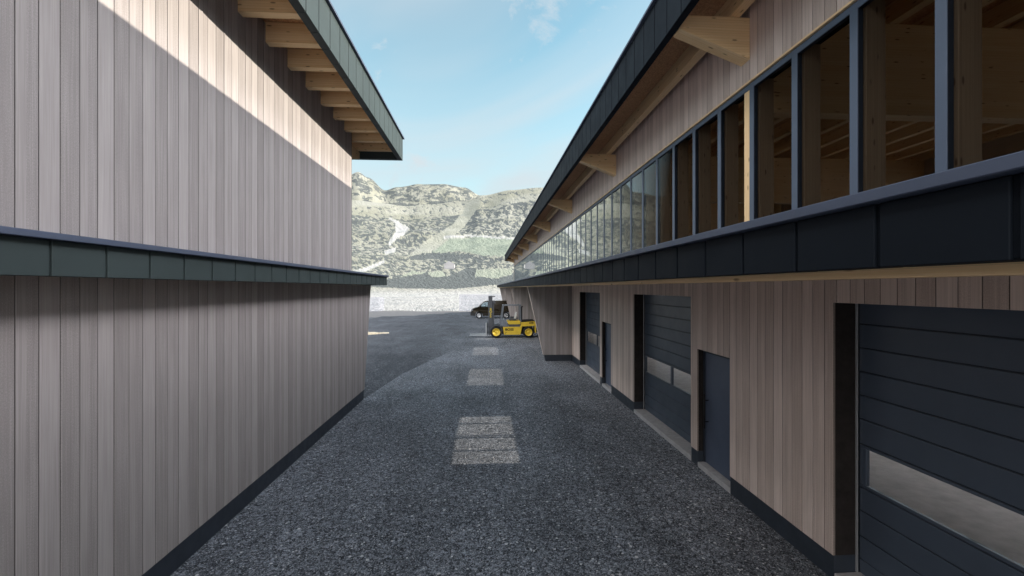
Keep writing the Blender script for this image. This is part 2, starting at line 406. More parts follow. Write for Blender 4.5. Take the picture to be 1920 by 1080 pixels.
# side = +1 means the wall lies on the + side of the fascia (so the seam sticks out to -X)
YE = 14.57
mb = MB(); fascia_panels(mb, -1, -3.31, -3.45, -4.5, YE, 3.49, 3.765, .482, 14.57-.02-.482*30)
mb.box(-14.5, -3.45, YE-.14, YE, 3.49, 3.765)
cf = mb.build('canopy_fascia', 'metal', LB, bevel=.003)
mb = MB(); mb.box(-14.5, -3.255, -4.5, YE+.05, 3.768, 3.82); mb.build('canopy_cap', 'cap', LB, bevel=.004)
mb = MB(); mb.box(-3.72, -3.46, -4.5, YE-.15, 3.50, 3.515); mb.box(-14.4, -3.72, 12.12, YE-.15, 3.50, 3.515); mb.build('canopy_soffit', 'timber_y', LB)
# roof
mb = MB(); fascia_panels(mb, -1, -2.58, -2.72, -4.5, 13.49, 7.37, 8.045, .477, 13.49-.02-.477*47)
mb.box(-14.5, -2.72, 13.35, 13.49, 7.37, 8.045)
mb.build('roof_fascia', 'metal', LB, bevel=.003)
MB().box(-14.6, -2.53, -4.5, 13.54, 8.048, 8.092).build('roof_edge_cap', 'cap', LB, bevel=.004)
MB().box(-14.4, -2.73, -4.5, 13.34, 7.90, 8.04).build('soffit', 'osb', LB)
proto = None
for k in range(-13, 9):
    y = 6.64 + .805*k
    if y + .146 > 13.34: continue
    o = MB().box(-4.6, -2.725, 6.64, 6.786, 7.55, 7.895).build('rafter', 'timber_x', LB, origin=(-3.2, 6.64, 7.55), bevel=.004) if proto is None else copy_part(proto, LB, (0, 0, 0))
    if proto is None: proto = o
    o.location = Vector((-3.2, y, 7.55)) - ORI[LB.name]
MB().prism([(12.06, 6.94), (13.345, 7.36), (13.345, 7.545), (12.06, 7.545)], 'x', -4.03, -3.85).build('gable_bracket', 'timber_y', LB, bevel=.004)

# ================================================================== RIGHT BUILDING
XR, YF = 4.03, 60.8
XF = 14.2
P = 6.70
RB = tag(empty('timber_workshop', (9, 27, 0)), 'long timber-clad workshop on the right with clerestory windows and dark sectional doors', 'building')
gar = [(1.46 + P*k, 4.72 + P*k) for k in range(5)]                    # sectional door openings
per = [(6.82 + P*k, 7.91 + P*k) for k in range(2)]                     # entrance door openings
holes = [(a, b, -.1, 3.23) for a, b in gar] + [(a, b, -.1, 2.24) for a, b in per]
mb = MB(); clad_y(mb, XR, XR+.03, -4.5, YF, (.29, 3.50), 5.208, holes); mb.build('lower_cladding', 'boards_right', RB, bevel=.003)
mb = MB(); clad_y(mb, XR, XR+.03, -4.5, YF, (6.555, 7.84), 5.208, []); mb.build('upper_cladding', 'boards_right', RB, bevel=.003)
# wall body behind the boards, with reveals
mb = MB(); ys = sorted([(a, b, 3.23) for a, b in gar] + [(a, b, 2.24) for a, b in per]); y = -4.5
for a, b, zt in ys:
    mb.box(XR+.032, XR+.36, y, a-.022, .29, 3.80)
    mb.box(XR+.032, XR+.36, a-.022, b+.022, zt+.02, 3.80); y = b+.022
mb.box(XR+.032, XR+.36, y, YF, .29, 3.80)
mb.box(XR+.032, XR+.30, -4.5, YF, 6.556, 7.83)
mb.build('wall', 'membrane', RB)
# timber linings of the door reveals, and the plinth between the openings
for a, b, zt in ys:
    d = .30 if zt > 3 else .15
    mb = MB(); mb.box(XR+.031, XR+d, b+.0, b+.02, .29, zt); mb.box(XR+.031, XR+d, a-.02, a-.0, .29, zt)
    mb.box(XR+.031, XR+d, a-.02, b+.02, zt+.0, zt+.018); mb.build('reveal_lining', 'dark_timber', RB)
y = -4.5
for a, b, zt in ys + [(YF, YF, 0)]:
    MB().box(XR+.012, XR+.36, y, a, -.05, .288).build('plinth', 'plinth', RB); y = b
# far side, end walls, floor
SW = (3.86, 6.45)
mb = MB(); mb.box(XF, XF+.3, -4.5, YF, 0, SW[0]); mb.box(XF, XF+.3, -4.5, YF, SW[1], 7.83)
mb.box(XR+.37, XF-.01, -4.8, -4.51, 0, 7.83); mb.box(XR+.37, XF-.01, YF-.30, YF-.002, 0, 7.83)
mb.build('back_wall', 'inside', RB)
mb = MB(); k = 0
for k in range(-8, 64): y = 3.545+.9*k; mb.box(XF+.02, XF+.10, y-.04, y+.04, SW[0], SW[1])
mb.build('back_window_bars', 'frame', RB)
MB().box(XF+.05, XF+.06, -4.5, YF, SW[0]+.001, SW[1]-.001).build('back_glazing', 'door_glass', RB)
MB().box(XR+.10, XF, -4.5, YF, -.2, .004).build('floor', 'floor', RB)
mb = MB(); mb.box(XR-.001, XR+.3, YF+.001, YF+.03, .29, 7.83)
for k in range(56): mb.box(XR+.32+k*.18, XR+.495+k*.18, YF+.001, YF+.03, .29, 7.83)
mb.build('gable_cladding', 'boards_cross', RB)

# roof
mb = MB(); fascia_panels(mb, 1, 2.80, 2.92, -4.5, 62.4, 7.33, 8.115, .482, 5.0)
mb.box(2.92, 16.4, 62.28, 62.4, 7.33, 8.115); mb.box(16.28, 16.4, -4.5, 62.28, 7.5, 8.115)
mb.build('roof_fascia', 'metal_dark', RB, bevel=.003)
MB().box(2.745, 16.5, -4.5, 62.46, 8.118, 8.165).build('roof_edge_cap', 'cap', RB, bevel=.004)
MB().box(2.925, 16.27, -4.5, 62.27, 7.835, 8.11).build('soffit', 'osb', RB)
proto = None
for k in range(13):
    x = 3.71 + .86*k
    if proto is None:
        proto = MB().box(3.71, 3.87, -4.5, 62.2, 7.53, 7.83).build('purlin', 'timber_y', RB, origin=(3.71, 0, 7.53), bevel=.004)
    else:
        o = copy_part(proto, RB, (0, 0, 0)); o.location = Vector((x, 0, 7.53)) - ORI[RB.name]
pb = pg = None
for k in range(-1, 9):
    y = 6.28 + P*k
    if pb is None:
        pb = MB().prism([(XR-.0005, 6.89), (XR-.0005, 7.53), (2.93, 7.53), (2.93, 7.315)], 'y', y, y+.22).build('eave_bracket', 'timber_x', RB, origin=(XR, y, 6.89), bevel=.004)
        pg = MB().box(XR+.31, XF-.005, y, y+.22, 6.10, 7.525).build('roof_beam', 'timber_x', RB, origin=(XR+.3, y, 6.10), bevel=.006)
    else:
        y_ = min(y, 60.5)
        o = copy_part(pb, RB, (0, 0, 0)); o.location = Vector((XR, y_, 6.89)) - ORI[RB.name]
        o = copy_part(pg, RB, (0, 0, 0)); o.location = Vector((XR+.3, min(y, 60.2), 6.10)) - ORI[RB.name]
MB().prism([(YF+.035, 6.9), (62.27, 7.31), (62.27, 7.525), (YF+.035, 7.525)], 'x', 4.1, 4.3).build('gable_bracket', 'timber_y', RB)

# canopy
mb = MB(); fascia_panels(mb, 1, 1.69, 1.83, -4.5, 63.5, 3.49, 3.765, .482, 5.12)
mb.box(1.83, 12, 63.36, 63.5, 3.49, 3.765); mb.build('canopy_fascia', 'metal_dark', RB, bevel=.003)
MB().box(1.635, XR-.004, -4.5, 63.56, 3.768, 3.82).build('canopy_cap', 'cap', RB, bevel=.004)
MB().box(1.835, XR-.004, -4.5, 63.35, 3.494, 3.52).build('canopy_soffit', 'timber_y', RB)
MB().box(1.836, 1.876, -4.5, 63.3, 3.446, 3.4935).build('light_catch_strip', 'timber_y', RB, bevel=.004)  # strip added below the soffit edge to catch more light
MB().box(1.84, XR-.01, -4.5, 63.3, 3.525, 3.765).build('canopy_core', 'inside', RB)

# fins under the canopy
pf = None
for k in range(4):
    y = 19.70 + 2*P*k
    if pf is None:
        mb = MB(); mb.prism([(2.83, .29), (XR-.003, .29), (XR-.003, 3.489), (2.08, 3.489)], 'y', y+.02, y+.28)
        for face in (y-.002, y+.282):
            def xe(z): return 2.71 - (z-.29)*(2.71-1.965)/(3.489-.29)
            def zx(x): return .29 + (2.71-x)*(3.489-.29)/(2.71-1.965)
            for q in range(13):
                b_, a_ = XR-.004 - .18*q - .0035, XR-.004 - .18*(q+1) + .0035
                if b_ < 1.97: break
                if a_ >= 2.71: mb.box(a_, b_, face, face+.02, .29, 3.489); continue
                aa = max(a_, xe(3.489)); pts = [(b_, 3.489), (aa, 3.489)]
                if zx(aa) < 3.488: pts.append((aa, max(.29, zx(aa))))
                if b_ > 2.71: pts += [(2.71, .29), (b_, .29)]
                else: pts.append((b_, zx(b_)))
                mb.prism(pts, 'y', face, face+.02)
        pf = mb.build('fin_wall', 'boards_cross', RB, origin=(XR, y, 0), bevel=.002)
        MB().prism([(2.690, .292), (2.7085, .292), (1.9635, 3.486), (1.945, 3.486)], 'y', y-.004, y+.304).build('fin_edge', 'boards_right', pf)
        MB().prism([(2.79, -.05), (XR-.004, -.05), (XR-.004, .288), (2.73, .288)], 'y', y+.012, y+.29).build('fin_plinth', 'plinth', pf)
    else:
        o = copy_part(pf, RB, (0, 0, 0)); o.location = Vector((XR, y, 0)) - ORI[RB.name]

# clerestory windows, one every 0.9 m
MB().box(XR-.035, XR+.03, -4.5, YF, 6.525, 6.554).build('head_rail', 'timber_y', RB, bevel=.004)
pw = pp = None
for k in range(-8, 64):
    y = 3.545 + .9*k; dy = .9
    if y + .9 > YF: break
    if pw is None:
        mb = MB()
        mb.box(XR, XR+.07, y-.049, y+.049, 3.822, 6.523)
        mb.box(XR+.001, XR+.069, y+.0495, y+.8505, 6.44, 6.522); mb.box(XR+.001, XR+.069, y+.0495, y+.8505, 3.822, 3.90)
        pw = mb.build('window', 'frame', RB, origin=(XR, y, 3.822), bevel=.002)
        MB().box(XR+.012, XR+.018, y+.050, y+.850, 3.901, 6.439).build('pane', 'glass', pw)
        pp = MB().box(XR+.08, XR+.30, y-.08, y+.08, 3.80, 6.555).build('post', 'timber_shaded', RB, origin=(XR+.1, y, 3.8), bevel=.004)
    else:
        o = copy_part(pw, RB, (0, 0, 0)); o.location = Vector((XR, y, 3.822)) - ORI[RB.name]
        o = copy_part(pp, RB, (0, 0, 0)); o.location = Vector((XR+.1, y, 3.8)) - ORI[RB.name]
MB().box(XR+.002, XR+.05, 6.30, 6.425, 3.83, 6.43).build('window_post', 'timber_z', RB)

# sectional doors
XD = XR+.30
a, b = gar[0]
def section_door(a, b):
    mb = MB(); zs = [.10, .27, .535, .83, 1.10]; ztop = [1.60, 1.89, 2.163, 2.437, 2.71, 2.985, 3.25]
    for z0, z1 in list(zip(zs, zs[1:])) + list(zip(ztop, ztop[1:])):
        mb.box(XD, XD+.045, a+.03, b-.03, z0+.007, z1-.007)
    # glazed section: rails and stiles
    mb.box(XD, XD+.045, a+.03, b-.03, 1.107, 1.14); mb.box(XD, XD+.045, a+.03, b-.03, 1.56, 1.593)
    for p, q in ((b-.115, b-.03), (b-1.74, b-1.655), (a+.03, a+.115)): mb.box(XD, XD+.045, p, q, 1.1405, 1.5595)
    d = mb.build('sectional_door', 'door', RB, origin=(XD, a, 0), bevel=.006, seg=2)
    MB().box(XD+.020, XD+.034, a-.01, b+.01, .05, 1.11).box(XD+.020, XD+.034, a-.01, b+.01, 1.59, 3.24).box(XD+.020, XD+.034, a-.01, a+.05, 1.1105, 1.5895).box(XD+.020, XD+.034, b-.05, b+.01, 1.1105, 1.5895).build('door_core', 'plinth', d)
    for p, q in ((b-1.655, b-.115), (a+.115, b-1.74)):
        MB().box(XD+.018, XD+.026, p, q, 1.1405, 1.5595).build('pane', 'door_glass', d)
    MB().box(XD-.03, XD-.012, b-.022, b-.004, .1, 3.22).build('guide_rail', 'steel', d)
    MB().box(XR+.002, XD+.10, a+.012, b-.012, -.05, .098).build('threshold', 'concrete', d, bevel=.006)
    return d
d0 = section_door(*gar[0])
for k in range(1, 5): copy_part(d0, RB, (0, P*k, 0))
# entrance doors
a, b = per[0]
mb = MB(); mb.box(XR+.13, XR+.175, a+.062, b-.062, .105, 2.175)
e0 = mb.build('entrance_door', 'person_door', RB, origin=(XR+.13, a, 0), bevel=.004)
MB().box(XR+.18, XR+.198, a+.056, b-.056, .05, 2.1795).build('door_core', 'plinth', e0)
MB().box(XR+.118, XR+.20, b-.055, b-.002, .10, 2.235).box(XR+.118, XR+.20, a+.002, a+.055, .10, 2.235).box(XR+.118, XR+.20, a+.0555, b-.0555, 2.18, 2.235).build('door_frame', 'plinth', e0)
mb = MB(); yh = b-.17
mb.tube([(XR+.055, yh, .78), (XR+.055, yh, 1.42)], .016)
for z in (.90, 1.30): mb.tube([(XR+.055, yh, z), (XR+.131, yh, z)], .010)
mb.build('handle', 'black', e0)
MB().box(XR+.002, XR+.24, a+.012, b-.012, -.05, .09).build('threshold', 'concrete', e0, bevel=.006)
copy_part(e0, RB, (0, P, 0))

# ================================================================== FORKLIFT
FY = 29.0; FW = 1.30      # near side and width
FK = tag(empty('forklift', (1.8, FY+FW/2, 0)), 'yellow and grey forklift truck parked side-on with its forks lowered', 'forklift')
def wheel(parent, cx, near, r, rim_r, w, bolts):
    """near: True = outer face towards -Y"""
    s = -1 if near else 1; y0 = FY+.02 if near else FY+FW-.02
    c = (cx, y0, r+.0)
    prof = [(rim_r*.98, s*-.005), (r*.82, s*.012), (r*.95, s*.0), (r, s*-.045), (r, s*-(w-.045)), (r*.95, s*-w), (rim_r, s*-w)]
    wl = MB().lathe(c, 'y', prof, 40).build('wheel', 'black', parent, origin=c)
    prof = [(rim_r, s*.006), (rim_r, s*.016), (rim_r*.88, s*.016), (rim_r*.80, s*-.02), (rim_r*.45, s*-.03), (rim_r*.40, s*.02), (rim_r*.18, s*.03), (.005, s*.03)]
    mb = MB().lathe(c, 'y', prof, 36)
    mb.build('rim', 'yellow', wl)
    if bolts:
        mb = MB()
        for k in range(8):
            q = 2*math.pi*k/8
            mb.lathe((cx+rim_r*.62*math.cos(q), y0+s*-.022, r+rim_r*.62*math.sin(q)), 'y', [(.018, 0), (.018, s*.02)], 8)
        mb.build('hub_bolts', 'mast_grey', wl)
for near in (True, False):
    wheel(FK, .72, near, .395, .265, .30, False); wheel(FK, 2.93, near, .385, .255, .26, True)
mb = MB()
mb.prism([(1.18, .74), (1.26, .21), (2.37, .21), (2.50, .78), (3.36, .80), (3.36, .94), (2.44, .945), (2.36, .75)], 'y', FY+.06, FY+FW-.06)
mb.build('chassis', 'yellow', FK, bevel=.012, seg=2)
MB().box(1.1, 3.2, FY+.25, FY+FW-.25, .25, .73).build('underbody', 'black', FK)
MB().prism([(2.40, .948), (2.40, 1.06), (3.30, 1.10), (3.46, 1.10), (3.46, .33), (3.37, .31), (3.365, .948)], 'y', FY+.05, FY+FW-.05).build('counterweight', 'yellow', FK, bevel=.015, seg=2)
MB().prism([(2.46, 1.062), (2.46, 1.16), (3.30, 1.20), (3.40, 1.12), (3.40, 1.102), (3.3, 1.101)], 'y', FY+.12, FY+FW-.12).build('engine_hood', 'black', FK, bevel=.01)
MB().prism([(1.46, 1.15), (1.56, .92), (2.37, .92), (2.37, 1.15)], 'y', FY+.06, FY+FW-.06).build('seat_deck', 'yellow', FK, bevel=.012, seg=2)
MB().box(1.60, 2.35, FY+.09, FY+FW-.09, .755, .918).build('step_panel', 'mast_grey', FK)
MB().prism([(1.16, .755), (1.20, 1.22), (1.30, 1.30), (1.42, .92), (1.56, .88), (1.58, .755)], 'y', FY+.10, FY+FW-.10).build('dashboard', 'grey_paint', FK, bevel=.01)
# fenders
for ya, yb in ((FY+.03, FY+.34), (FY+FW-.34, FY+FW-.03)):
    pts = [(.72+.45*math.cos(q), .40+.45*math.sin(q)) for q in [math.pi*(.05+.8*i/12) for i in range(13)]]
    inn = [(.72+.42*math.cos(q), .40+.42*math.sin(q)) for q in [math.pi*(.85-.8*i/12) for i in range(13)]]
    MB().prism(pts+inn, 'y', ya, yb).build('fender', 'mast_grey', FK)
# overhead guard: each leg its own bar
gy = (FY+.14, FY+FW-.14)
for y in gy:
    MB().bar((1.02, y, .80), (1.21, y, 2.20), .07, .09).build('guard_leg', 'grey_paint', FK)
    MB().bar((2.40, y, .94), (2.36, y, 2.20), .07, .09).build('guard_leg', 'grey_paint', FK)
mb = MB()
for y in gy: mb.box(1.16, 2.44, y-.04, y+.04, 2.18, 2.25)
mb.box(1.16, 1.24, gy[0]+.04, gy[1]-.04, 2.18, 2.25); mb.box(2.36, 2.44, gy[0]+.04, gy[1]-.04, 2.18, 2.25)
for i in range(5): x = 1.40+.19*i; mb.box(x, x+.05, gy[0]+.04, gy[1]-.04, 2.20, 2.235)
mb.build('overhead_guard', 'grey_paint', FK, bevel=.006)
# seat
st = MB().prism([(1.62, 1.16), (1.62, 1.30), (1.70, 1.33), (2.10, 1.27), (2.10, 1.16)], 'y', FY+.40, FY+.90).build('seat', 'mast_grey', FK, bevel=.03, seg=2)
MB().prism([(1.98, 1.28), (2.06, 1.62), (2.13, 1.74), (2.17, 1.72), (2.12, 1.28)], 'y', FY+.41, FY+.89).build('seat_back', 'seat', st, bevel=.03, seg=2)
mb = MB(); mb.tube([(1.30, FY+.65, 1.22), (1.48, FY+.65, 1.48)], .02)
ring = [(1.49+.10*math.cos(q), FY+.65+.17*math.sin(q), 1.49-.07*math.cos(q)) for q in [2*math.pi*i/16 for i in range(17)]]
mb.tube(ring, .016, 8); mb.build('steering_wheel', 'black', FK)
mb = MB(); mb.tube([(2.52, FY+.95, 1.1), (2.52, FY+.95, 2.05), (2.60, FY+.95, 2.12)], .055, 12); mb.build('exhaust_pipe', 'black', FK)
# mast
mb = MB()
for y0 in (FY+.12, FY+FW-.34):
    mb.box(.20, .46, y0, y0+.22, .20, 2.80); mb.box(.462, .58, y0+.05, y0+.20, .20, 2.30)
mb.box(.20, .66, FY+.10, FY+FW-.10, 2.802, 2.86); mb.box(.30, .58, FY+.345, FY+FW-.345, 2.30, 2.52); mb.box(.25, .50, FY+.345, FY+FW-.345, 1.2, 1.34); mb.box(.25, .50, FY+.345, FY+FW-.345, .3, .45)
mb.box(.50, .66, FY+.12, FY+.28, 2.34, 2.56)
mast = mb.build('mast', 'mast_grey', FK, bevel=.008)
mb = MB()
for y in (FY+.45, FY+.85): mb.tube([(.42, y, .3), (.42, y, 2.3)], .04, 12)
mb.build('lift_cylinder', 'chrome', mast)
mb = MB(); mb.tube([(.55, FY+.3, .55), (1.05, FY+.3, .95)], .045, 10); mb.tube([(.60, FY+.4, .75), (.85, FY+.4, .95), (1.0, FY+.4, .85)], .022, 8); mb.build('tilt_cylinder', 'mast_grey', FK)
mb = MB(); mb.box(.08, .18, FY+.02, FY+FW-.02, .30, .44); mb.box(.08, .18, FY+.02, FY+FW-.02, .72, .84)
for y in (FY+.02, FY+.30, FY+.60, FY+.90, FY+FW-.08): mb.box(.09, .17, y, y+.06, .22, 1.05)
mb.build('carriage', 'mast_grey', FK, bevel=.006)
for y in (FY+.16, FY+FW-.30):
    MB().prism([(.075, .95), (-.0, .95), (-.0, .20), (-1.10, .165), (-1.10, .145), (.0, .13), (.075, .15)], 'y', y, y+.14).build('fork', 'steel', FK, bevel=.004)
text('mast_lettering', 'B\nO\nS\nS', .205, 'text_yellow', mast, (.345, FY+.116, 1.70), (R(90), 0, 0), .003, 1.15, .004)
text('side_lettering', 'BOSS', .22, 'text_black', FK, (1.62, FY+.056, .565), (R(90), 0, 0), .003, 1.15, .007)
text('rear_lettering', 'H70', .15, 'text_black', FK, (3.12, FY+.046, 1.005), (R(90), 0, 0), .003, 1.1, .006)
mb = MB()
for z, l in ((.36, .16), (.32, .11), (.28, .08)): mb.box(1.30, 1.30+l, FY+.056, FY+.0595, z-.008, z+.008)
mb.build('side_stripes', 'text_black', FK)

# ================================================================== VAN
VY = 47.75; VW = 1.72
VN = tag(empty('parked_van', (1.0, VY+VW/2, 0)), 'dark olive brown delivery van parked side-on behind the forklift', 'van')
prof = [(-1.62, .42), (-1.66, .62), (-1.60, .98), (-1.42, 1.10), (-.92, 1.24), (-.80, 1.29), (-.28, 1.80), (-.08, 1.90), (.35, 1.95), (2.6, 1.96), (3.15, 1.90), (3.24, 1.60), (3.30, 1.0), (3.30, .42)]
def arch(cx, r): return [(cx + r*math.cos(q), .34 + r*math.sin(q)) for q in [math.pi*i/12 for i in range(13)]]
low = [(3.30, .30), (2.29+.42, .28)] + [(x, max(z, .28)) for x, z in arch(2.29, .42)] + [(-.74+.42, .28)] + [(x, max(z, .28)) for x, z in arch(-.74, .42)] + [(-1.60, .30)]
import bmesh as _bm
def van_body():
    # cross-sections lean inwards above the waist
    def lean(z): return 0 if z < 1.15 else (z-1.15)*.17
    poly = prof + low; n = len(poly)
    vs = [(x, VY+lean(z), z) for x, z in poly] + [(x, VY+VW-lean(z), z) for x, z in poly]
    # front corners rounded in plan
    vs = [(x, y + (.16*max(0, (-1.2-x)/.46)**2)*(1 if i < n else -1), z) for i, (x, y, z) in enumerate(vs)]
    mb = MB(); mb.add(vs, [tuple(range(n))[::-1], tuple(range(n, 2*n))] + [(i, (i+1) % n, n+(i+1) % n, n+i) for i in range(n)])
    return mb
def cut_body():
    o = van_body().build('body', 'van', VN, bevel=.035, seg=2)
    return o
def lean(z): return 0 if z < 1.15 else (z-1.15)*.17
# body split at the windows: lower shell, roof and pillars leave the cab glazing open
body = MB()
loz = [(-1.62, .42), (-1.66, .62), (-1.60, .98), (-1.42, 1.10), (-.92, 1.24), (-.80, 1.29), (.35, 1.29), (.35, 1.95), (2.6, 1.96), (3.15, 1.90), (3.24, 1.60), (3.30, 1.0), (3.30, .42)]
def shell(poly, y0, y1, name, mat, parent, bev=.02, ln=True):
    n = len(poly); L = lean if ln else (lambda z: 0)
    def fr(x): return .20*max(0, (-1.1-x)/.56)**2
    vs = [(x, y0+L(z)+fr(x), z) for x, z in poly] + [(x, y1-L(z)-fr(x), z) for x, z in poly]
    return MB().add(vs, [tuple(range(n))[::-1], tuple(range(n, 2*n))] + [(i, (i+1) % n, n+(i+1) % n, n+i) for i in range(n)]).build(name, mat, parent, bevel=bev, seg=2)
shell(loz + low, VY, VY+VW, 'body', 'van', VN)
shell([(-.28, 1.80), (-.08, 1.90), (.352, 1.95), (.352, 1.84), (-.05, 1.81), (-.22, 1.765)], VY, VY+VW, 'cab_roof', 'van', VN, .008)
for y0, y1 in ((VY, VY+.07), (VY+VW-.07, VY+VW)):
    mb = MB(); s = 1 if y0 == VY else -1
    for pts in ([(-.82, 1.285), (-.72, 1.285), (-.17, 1.79), (-.28, 1.79)], [(.27, 1.285), (.352, 1.285), (.352, 1.85), (.27, 1.85)]):
        n = 4; ya = VY if s > 0 else VY+VW
        vs = [(x, ya+s*lean(z), z) for x, z in pts] + [(x, ya+s*(lean(z)+.07), z) for x, z in pts]
        mb.add(vs, [(3,2,1,0), (4,5,6,7), (0,1,5,4), (1,2,6,5), (2,3,7,6), (3,0,4,7)])
    mb.build('cab_pillar', 'van', VN)
    pts = [(-.70, 1.29), (.27, 1.29), (.27, 1.83), (-.03, 1.80), (-.16, 1.78)]; ya = VY if s > 0 else VY+VW; n = 5
    vs = [(x, ya+s*(lean(z)+.025), z) for x, z in pts] + [(x, ya+s*(lean(z)+.032), z) for x, z in pts]
    MB().add(vs, [tuple(range(n))[::-1], tuple(range(n, 2*n))] + [(i, (i+1) % n, n+(i+1) % n, n+i) for i in range(n)]).build('side_window', 'van_glass', VN)
vs = [(-.81, VY+.06, 1.292), (-.81, VY+VW-.06, 1.292), (-.27, VY+VW-.16, 1.79), (-.27, VY+.16, 1.79)]
vs += [(x+.012, y, z) for x, y, z in vs]
MB().add(vs, [(3,2,1,0), (4,5,6,7), (0,1,5,4), (1,2,6,5), (2,3,7,6), (3,0,4,7)]).build('windscreen', 'van_glass', VN)
shell([(-1.63, .30), (-1.71, .45), (-1.70, .66), (-1.64, .70), (-1.24, .64), (-1.16, .34), (-1.2, .28)], VY-.012, VY+VW+.012, 'front_bumper', 'van_trim', VN, .02, False)
MB().box(-1.665, -1.60, VY+.42, VY+VW-.42, .74, .92).build('grille', 'van_trim', VN, bevel=.01)
for s in (1, -1):
    ya = VY+.12 if s > 0 else VY+VW-.12
    MB().prism([(-1.668, .76), (-1.628, .95), (-1.40, 1.02), (-1.36, .96), (-1.52, .80)], 'y', ya-.075*s-.05, ya-.075*s+.05).build('headlight', 'lamp', VN, bevel=.015)
    MB().box(-.66, -.50, ya-s*.12-.12, ya-s*.12+.0, 1.30, 1.48).build('wing_mirror', 'van_trim', VN, bevel=.03, seg=2)
    MB().box(3.28, 3.315, ya-s*.1-.05, ya-s*.1+.05, .95, 1.40).build('tail_light', 'text_black', VN)
MB().box(-.30, 1.87, VY-.012, VY+.002, .46, .54).build('side_strip', 'van_trim', VN)
MB().box(-.20, -.06, VY-.014, VY+.002, 1.10, 1.13).build('door_handle', 'van_trim', VN)
MB().box(1.0, 3.2, VY-.003, VY+.001, 1.425, 1.435).build('sliding_rail', 'van_trim', VN)
for cx in (-.74, 2.29):
    for s in (-1, 1):
        y0 = VY+.02 if s < 0 else VY+VW-.02; c = (cx, y0, .335)
        wl = MB().lathe(c, 'y', [(.235, s*-.01), (.30, s*.01), (.335, s*-.03), (.335, s*-.19), (.30, s*-.21), (.2, s*-.21)], 36).build('wheel', 'black', VN, origin=c)
        mb = MB().lathe(c, 'y', [(.232, s*-.004), (.232, s*.008), (.205, s*.008), (.20, s*-.03), (.05, s*-.03)], 32)
        mb.build('rim', 'chrome', wl)
        mb = MB()
        for k in range(10):
            q = 2*math.pi*k/10; mb.bar((cx+.04*math.cos(q), y0+s*.0, .335+.04*math.sin(q)), (cx+.205*math.cos(q), y0+s*.0, .335+.205*math.sin(q)), .02, .035)
        mb.lathe(c, 'y', [(.06, s*-.02), (.06, s*.012), (.01, s*.012)], 16)
        mb.build('spokes', 'chrome', wl)

# ================================================================== GROUND
def smooth(a, b, x):
    t = max(0.0, min(1.0, (x-a)/(b-a))); return t*t*(3-2*t)
def crease(y):
    pts = [(-20, -4.6), (12.6, -4.2), (13.1, -3.76), (17.3, -3.27), (23.6, -1.7), (30, .3), (40, 3.4)]
    for (a, xa), (b, xb) in zip(pts, pts[1:]):
        if y <= b: return xa + (xb-xa)*(y-a)/(b-a)
    return pts[-1][1]
def zyard(x, y):
    """left of the lane edge the ground drops into a shallow swale, shaped to turn darker, that rises again further left"""
    d = max(0, crease(min(y, 34))-x)
    if d <= 0: return 0.0
    dep = .42*(1-smooth(14, 29, y))
    return -dep*smooth(0, .14, d)*(1-smooth(.2, 4.5, d))
def far_edge(x): return 49.5 + 13.5*smooth(-16, 2, x) if x < 2 else 63.0
mb = MB(); ys = [-6+.5*i for i in range(int(69/.5)+1)]
us = [-48, -30, -20, -14, -10, -7, -5, -4.4, -3.5, -2.8, -2.2, -1.6, -1.1, -.7, -.4, -.14, 0]
us2 = [0.6, 1.5, 3, 5, 8, 12, 30]
nx = len(us)+len(us2)
for y in ys:
    c = crease(min(y, 34))
    for u in us: mb.v.append((c+u, y, zyard(c+u, y)))
    for u in us2: mb.v.append((c+u, y, 0))
for j in range(len(ys)-1):
    for i in range(nx-1):
        q = [j*nx+i, j*nx+i+1, (j+1)*nx+i+1, (j+1)*nx+i]
        cx = sum(mb.v[k][0] for k in q)/4; cy = sum(mb.v[k][1] for k in q)/4
        if cy < far_edge(cx) + .25: mb.f.append(tuple(q)); mb.sm.append(False)
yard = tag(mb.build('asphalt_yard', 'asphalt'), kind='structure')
fa = yard.data.attributes.new('left_shade', 'FLOAT', 'POINT')  # mask for the shade painted left of the lane edge
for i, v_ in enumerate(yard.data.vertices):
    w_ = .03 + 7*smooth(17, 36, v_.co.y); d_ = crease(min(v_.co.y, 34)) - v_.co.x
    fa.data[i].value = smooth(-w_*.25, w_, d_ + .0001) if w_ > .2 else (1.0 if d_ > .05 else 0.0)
MB().add([(-60, -60, -.02), (60, -60, -.02), (60, -6, -.02), (-60, -6, -.02)], [(0, 1, 2, 3)]).build('bounce_ground', 'concrete')['kind'] = 'structure'  # unseen pale ground behind the camera, added to bounce light upwards
# grey gravel shoulder beyond the asphalt, slightly heaped
mb = MB(); nx = 60
rows = 14
for j in range(rows+1):
    for i in range(nx+1):
        x = -60 + 75*i/nx
        y0 = far_edge(x)-1.2; y1 = 64.5 + 1.2*math.sin(x*.31) + .8*math.sin(x*.83)
        y = y0 + (y1-y0)*j/rows
        z = -.03 + .10*math.sin(math.pi*min(1, j/rows))*(.6+.4*math.sin(x*.5)) * smooth(4, -6, x) + (.0 if j else -.05)
        mb.v.append((x, y, z))
for j in range(rows):
    for i in range(nx): mb.f.append((j*(nx+1)+i, j*(nx+1)+i+1, (j+1)*(nx+1)+i+1, (j+1)*(nx+1)+i)); mb.sm.append(True)
tag(mb.build('gravel_shoulder', 'gravel'), kind='structure')
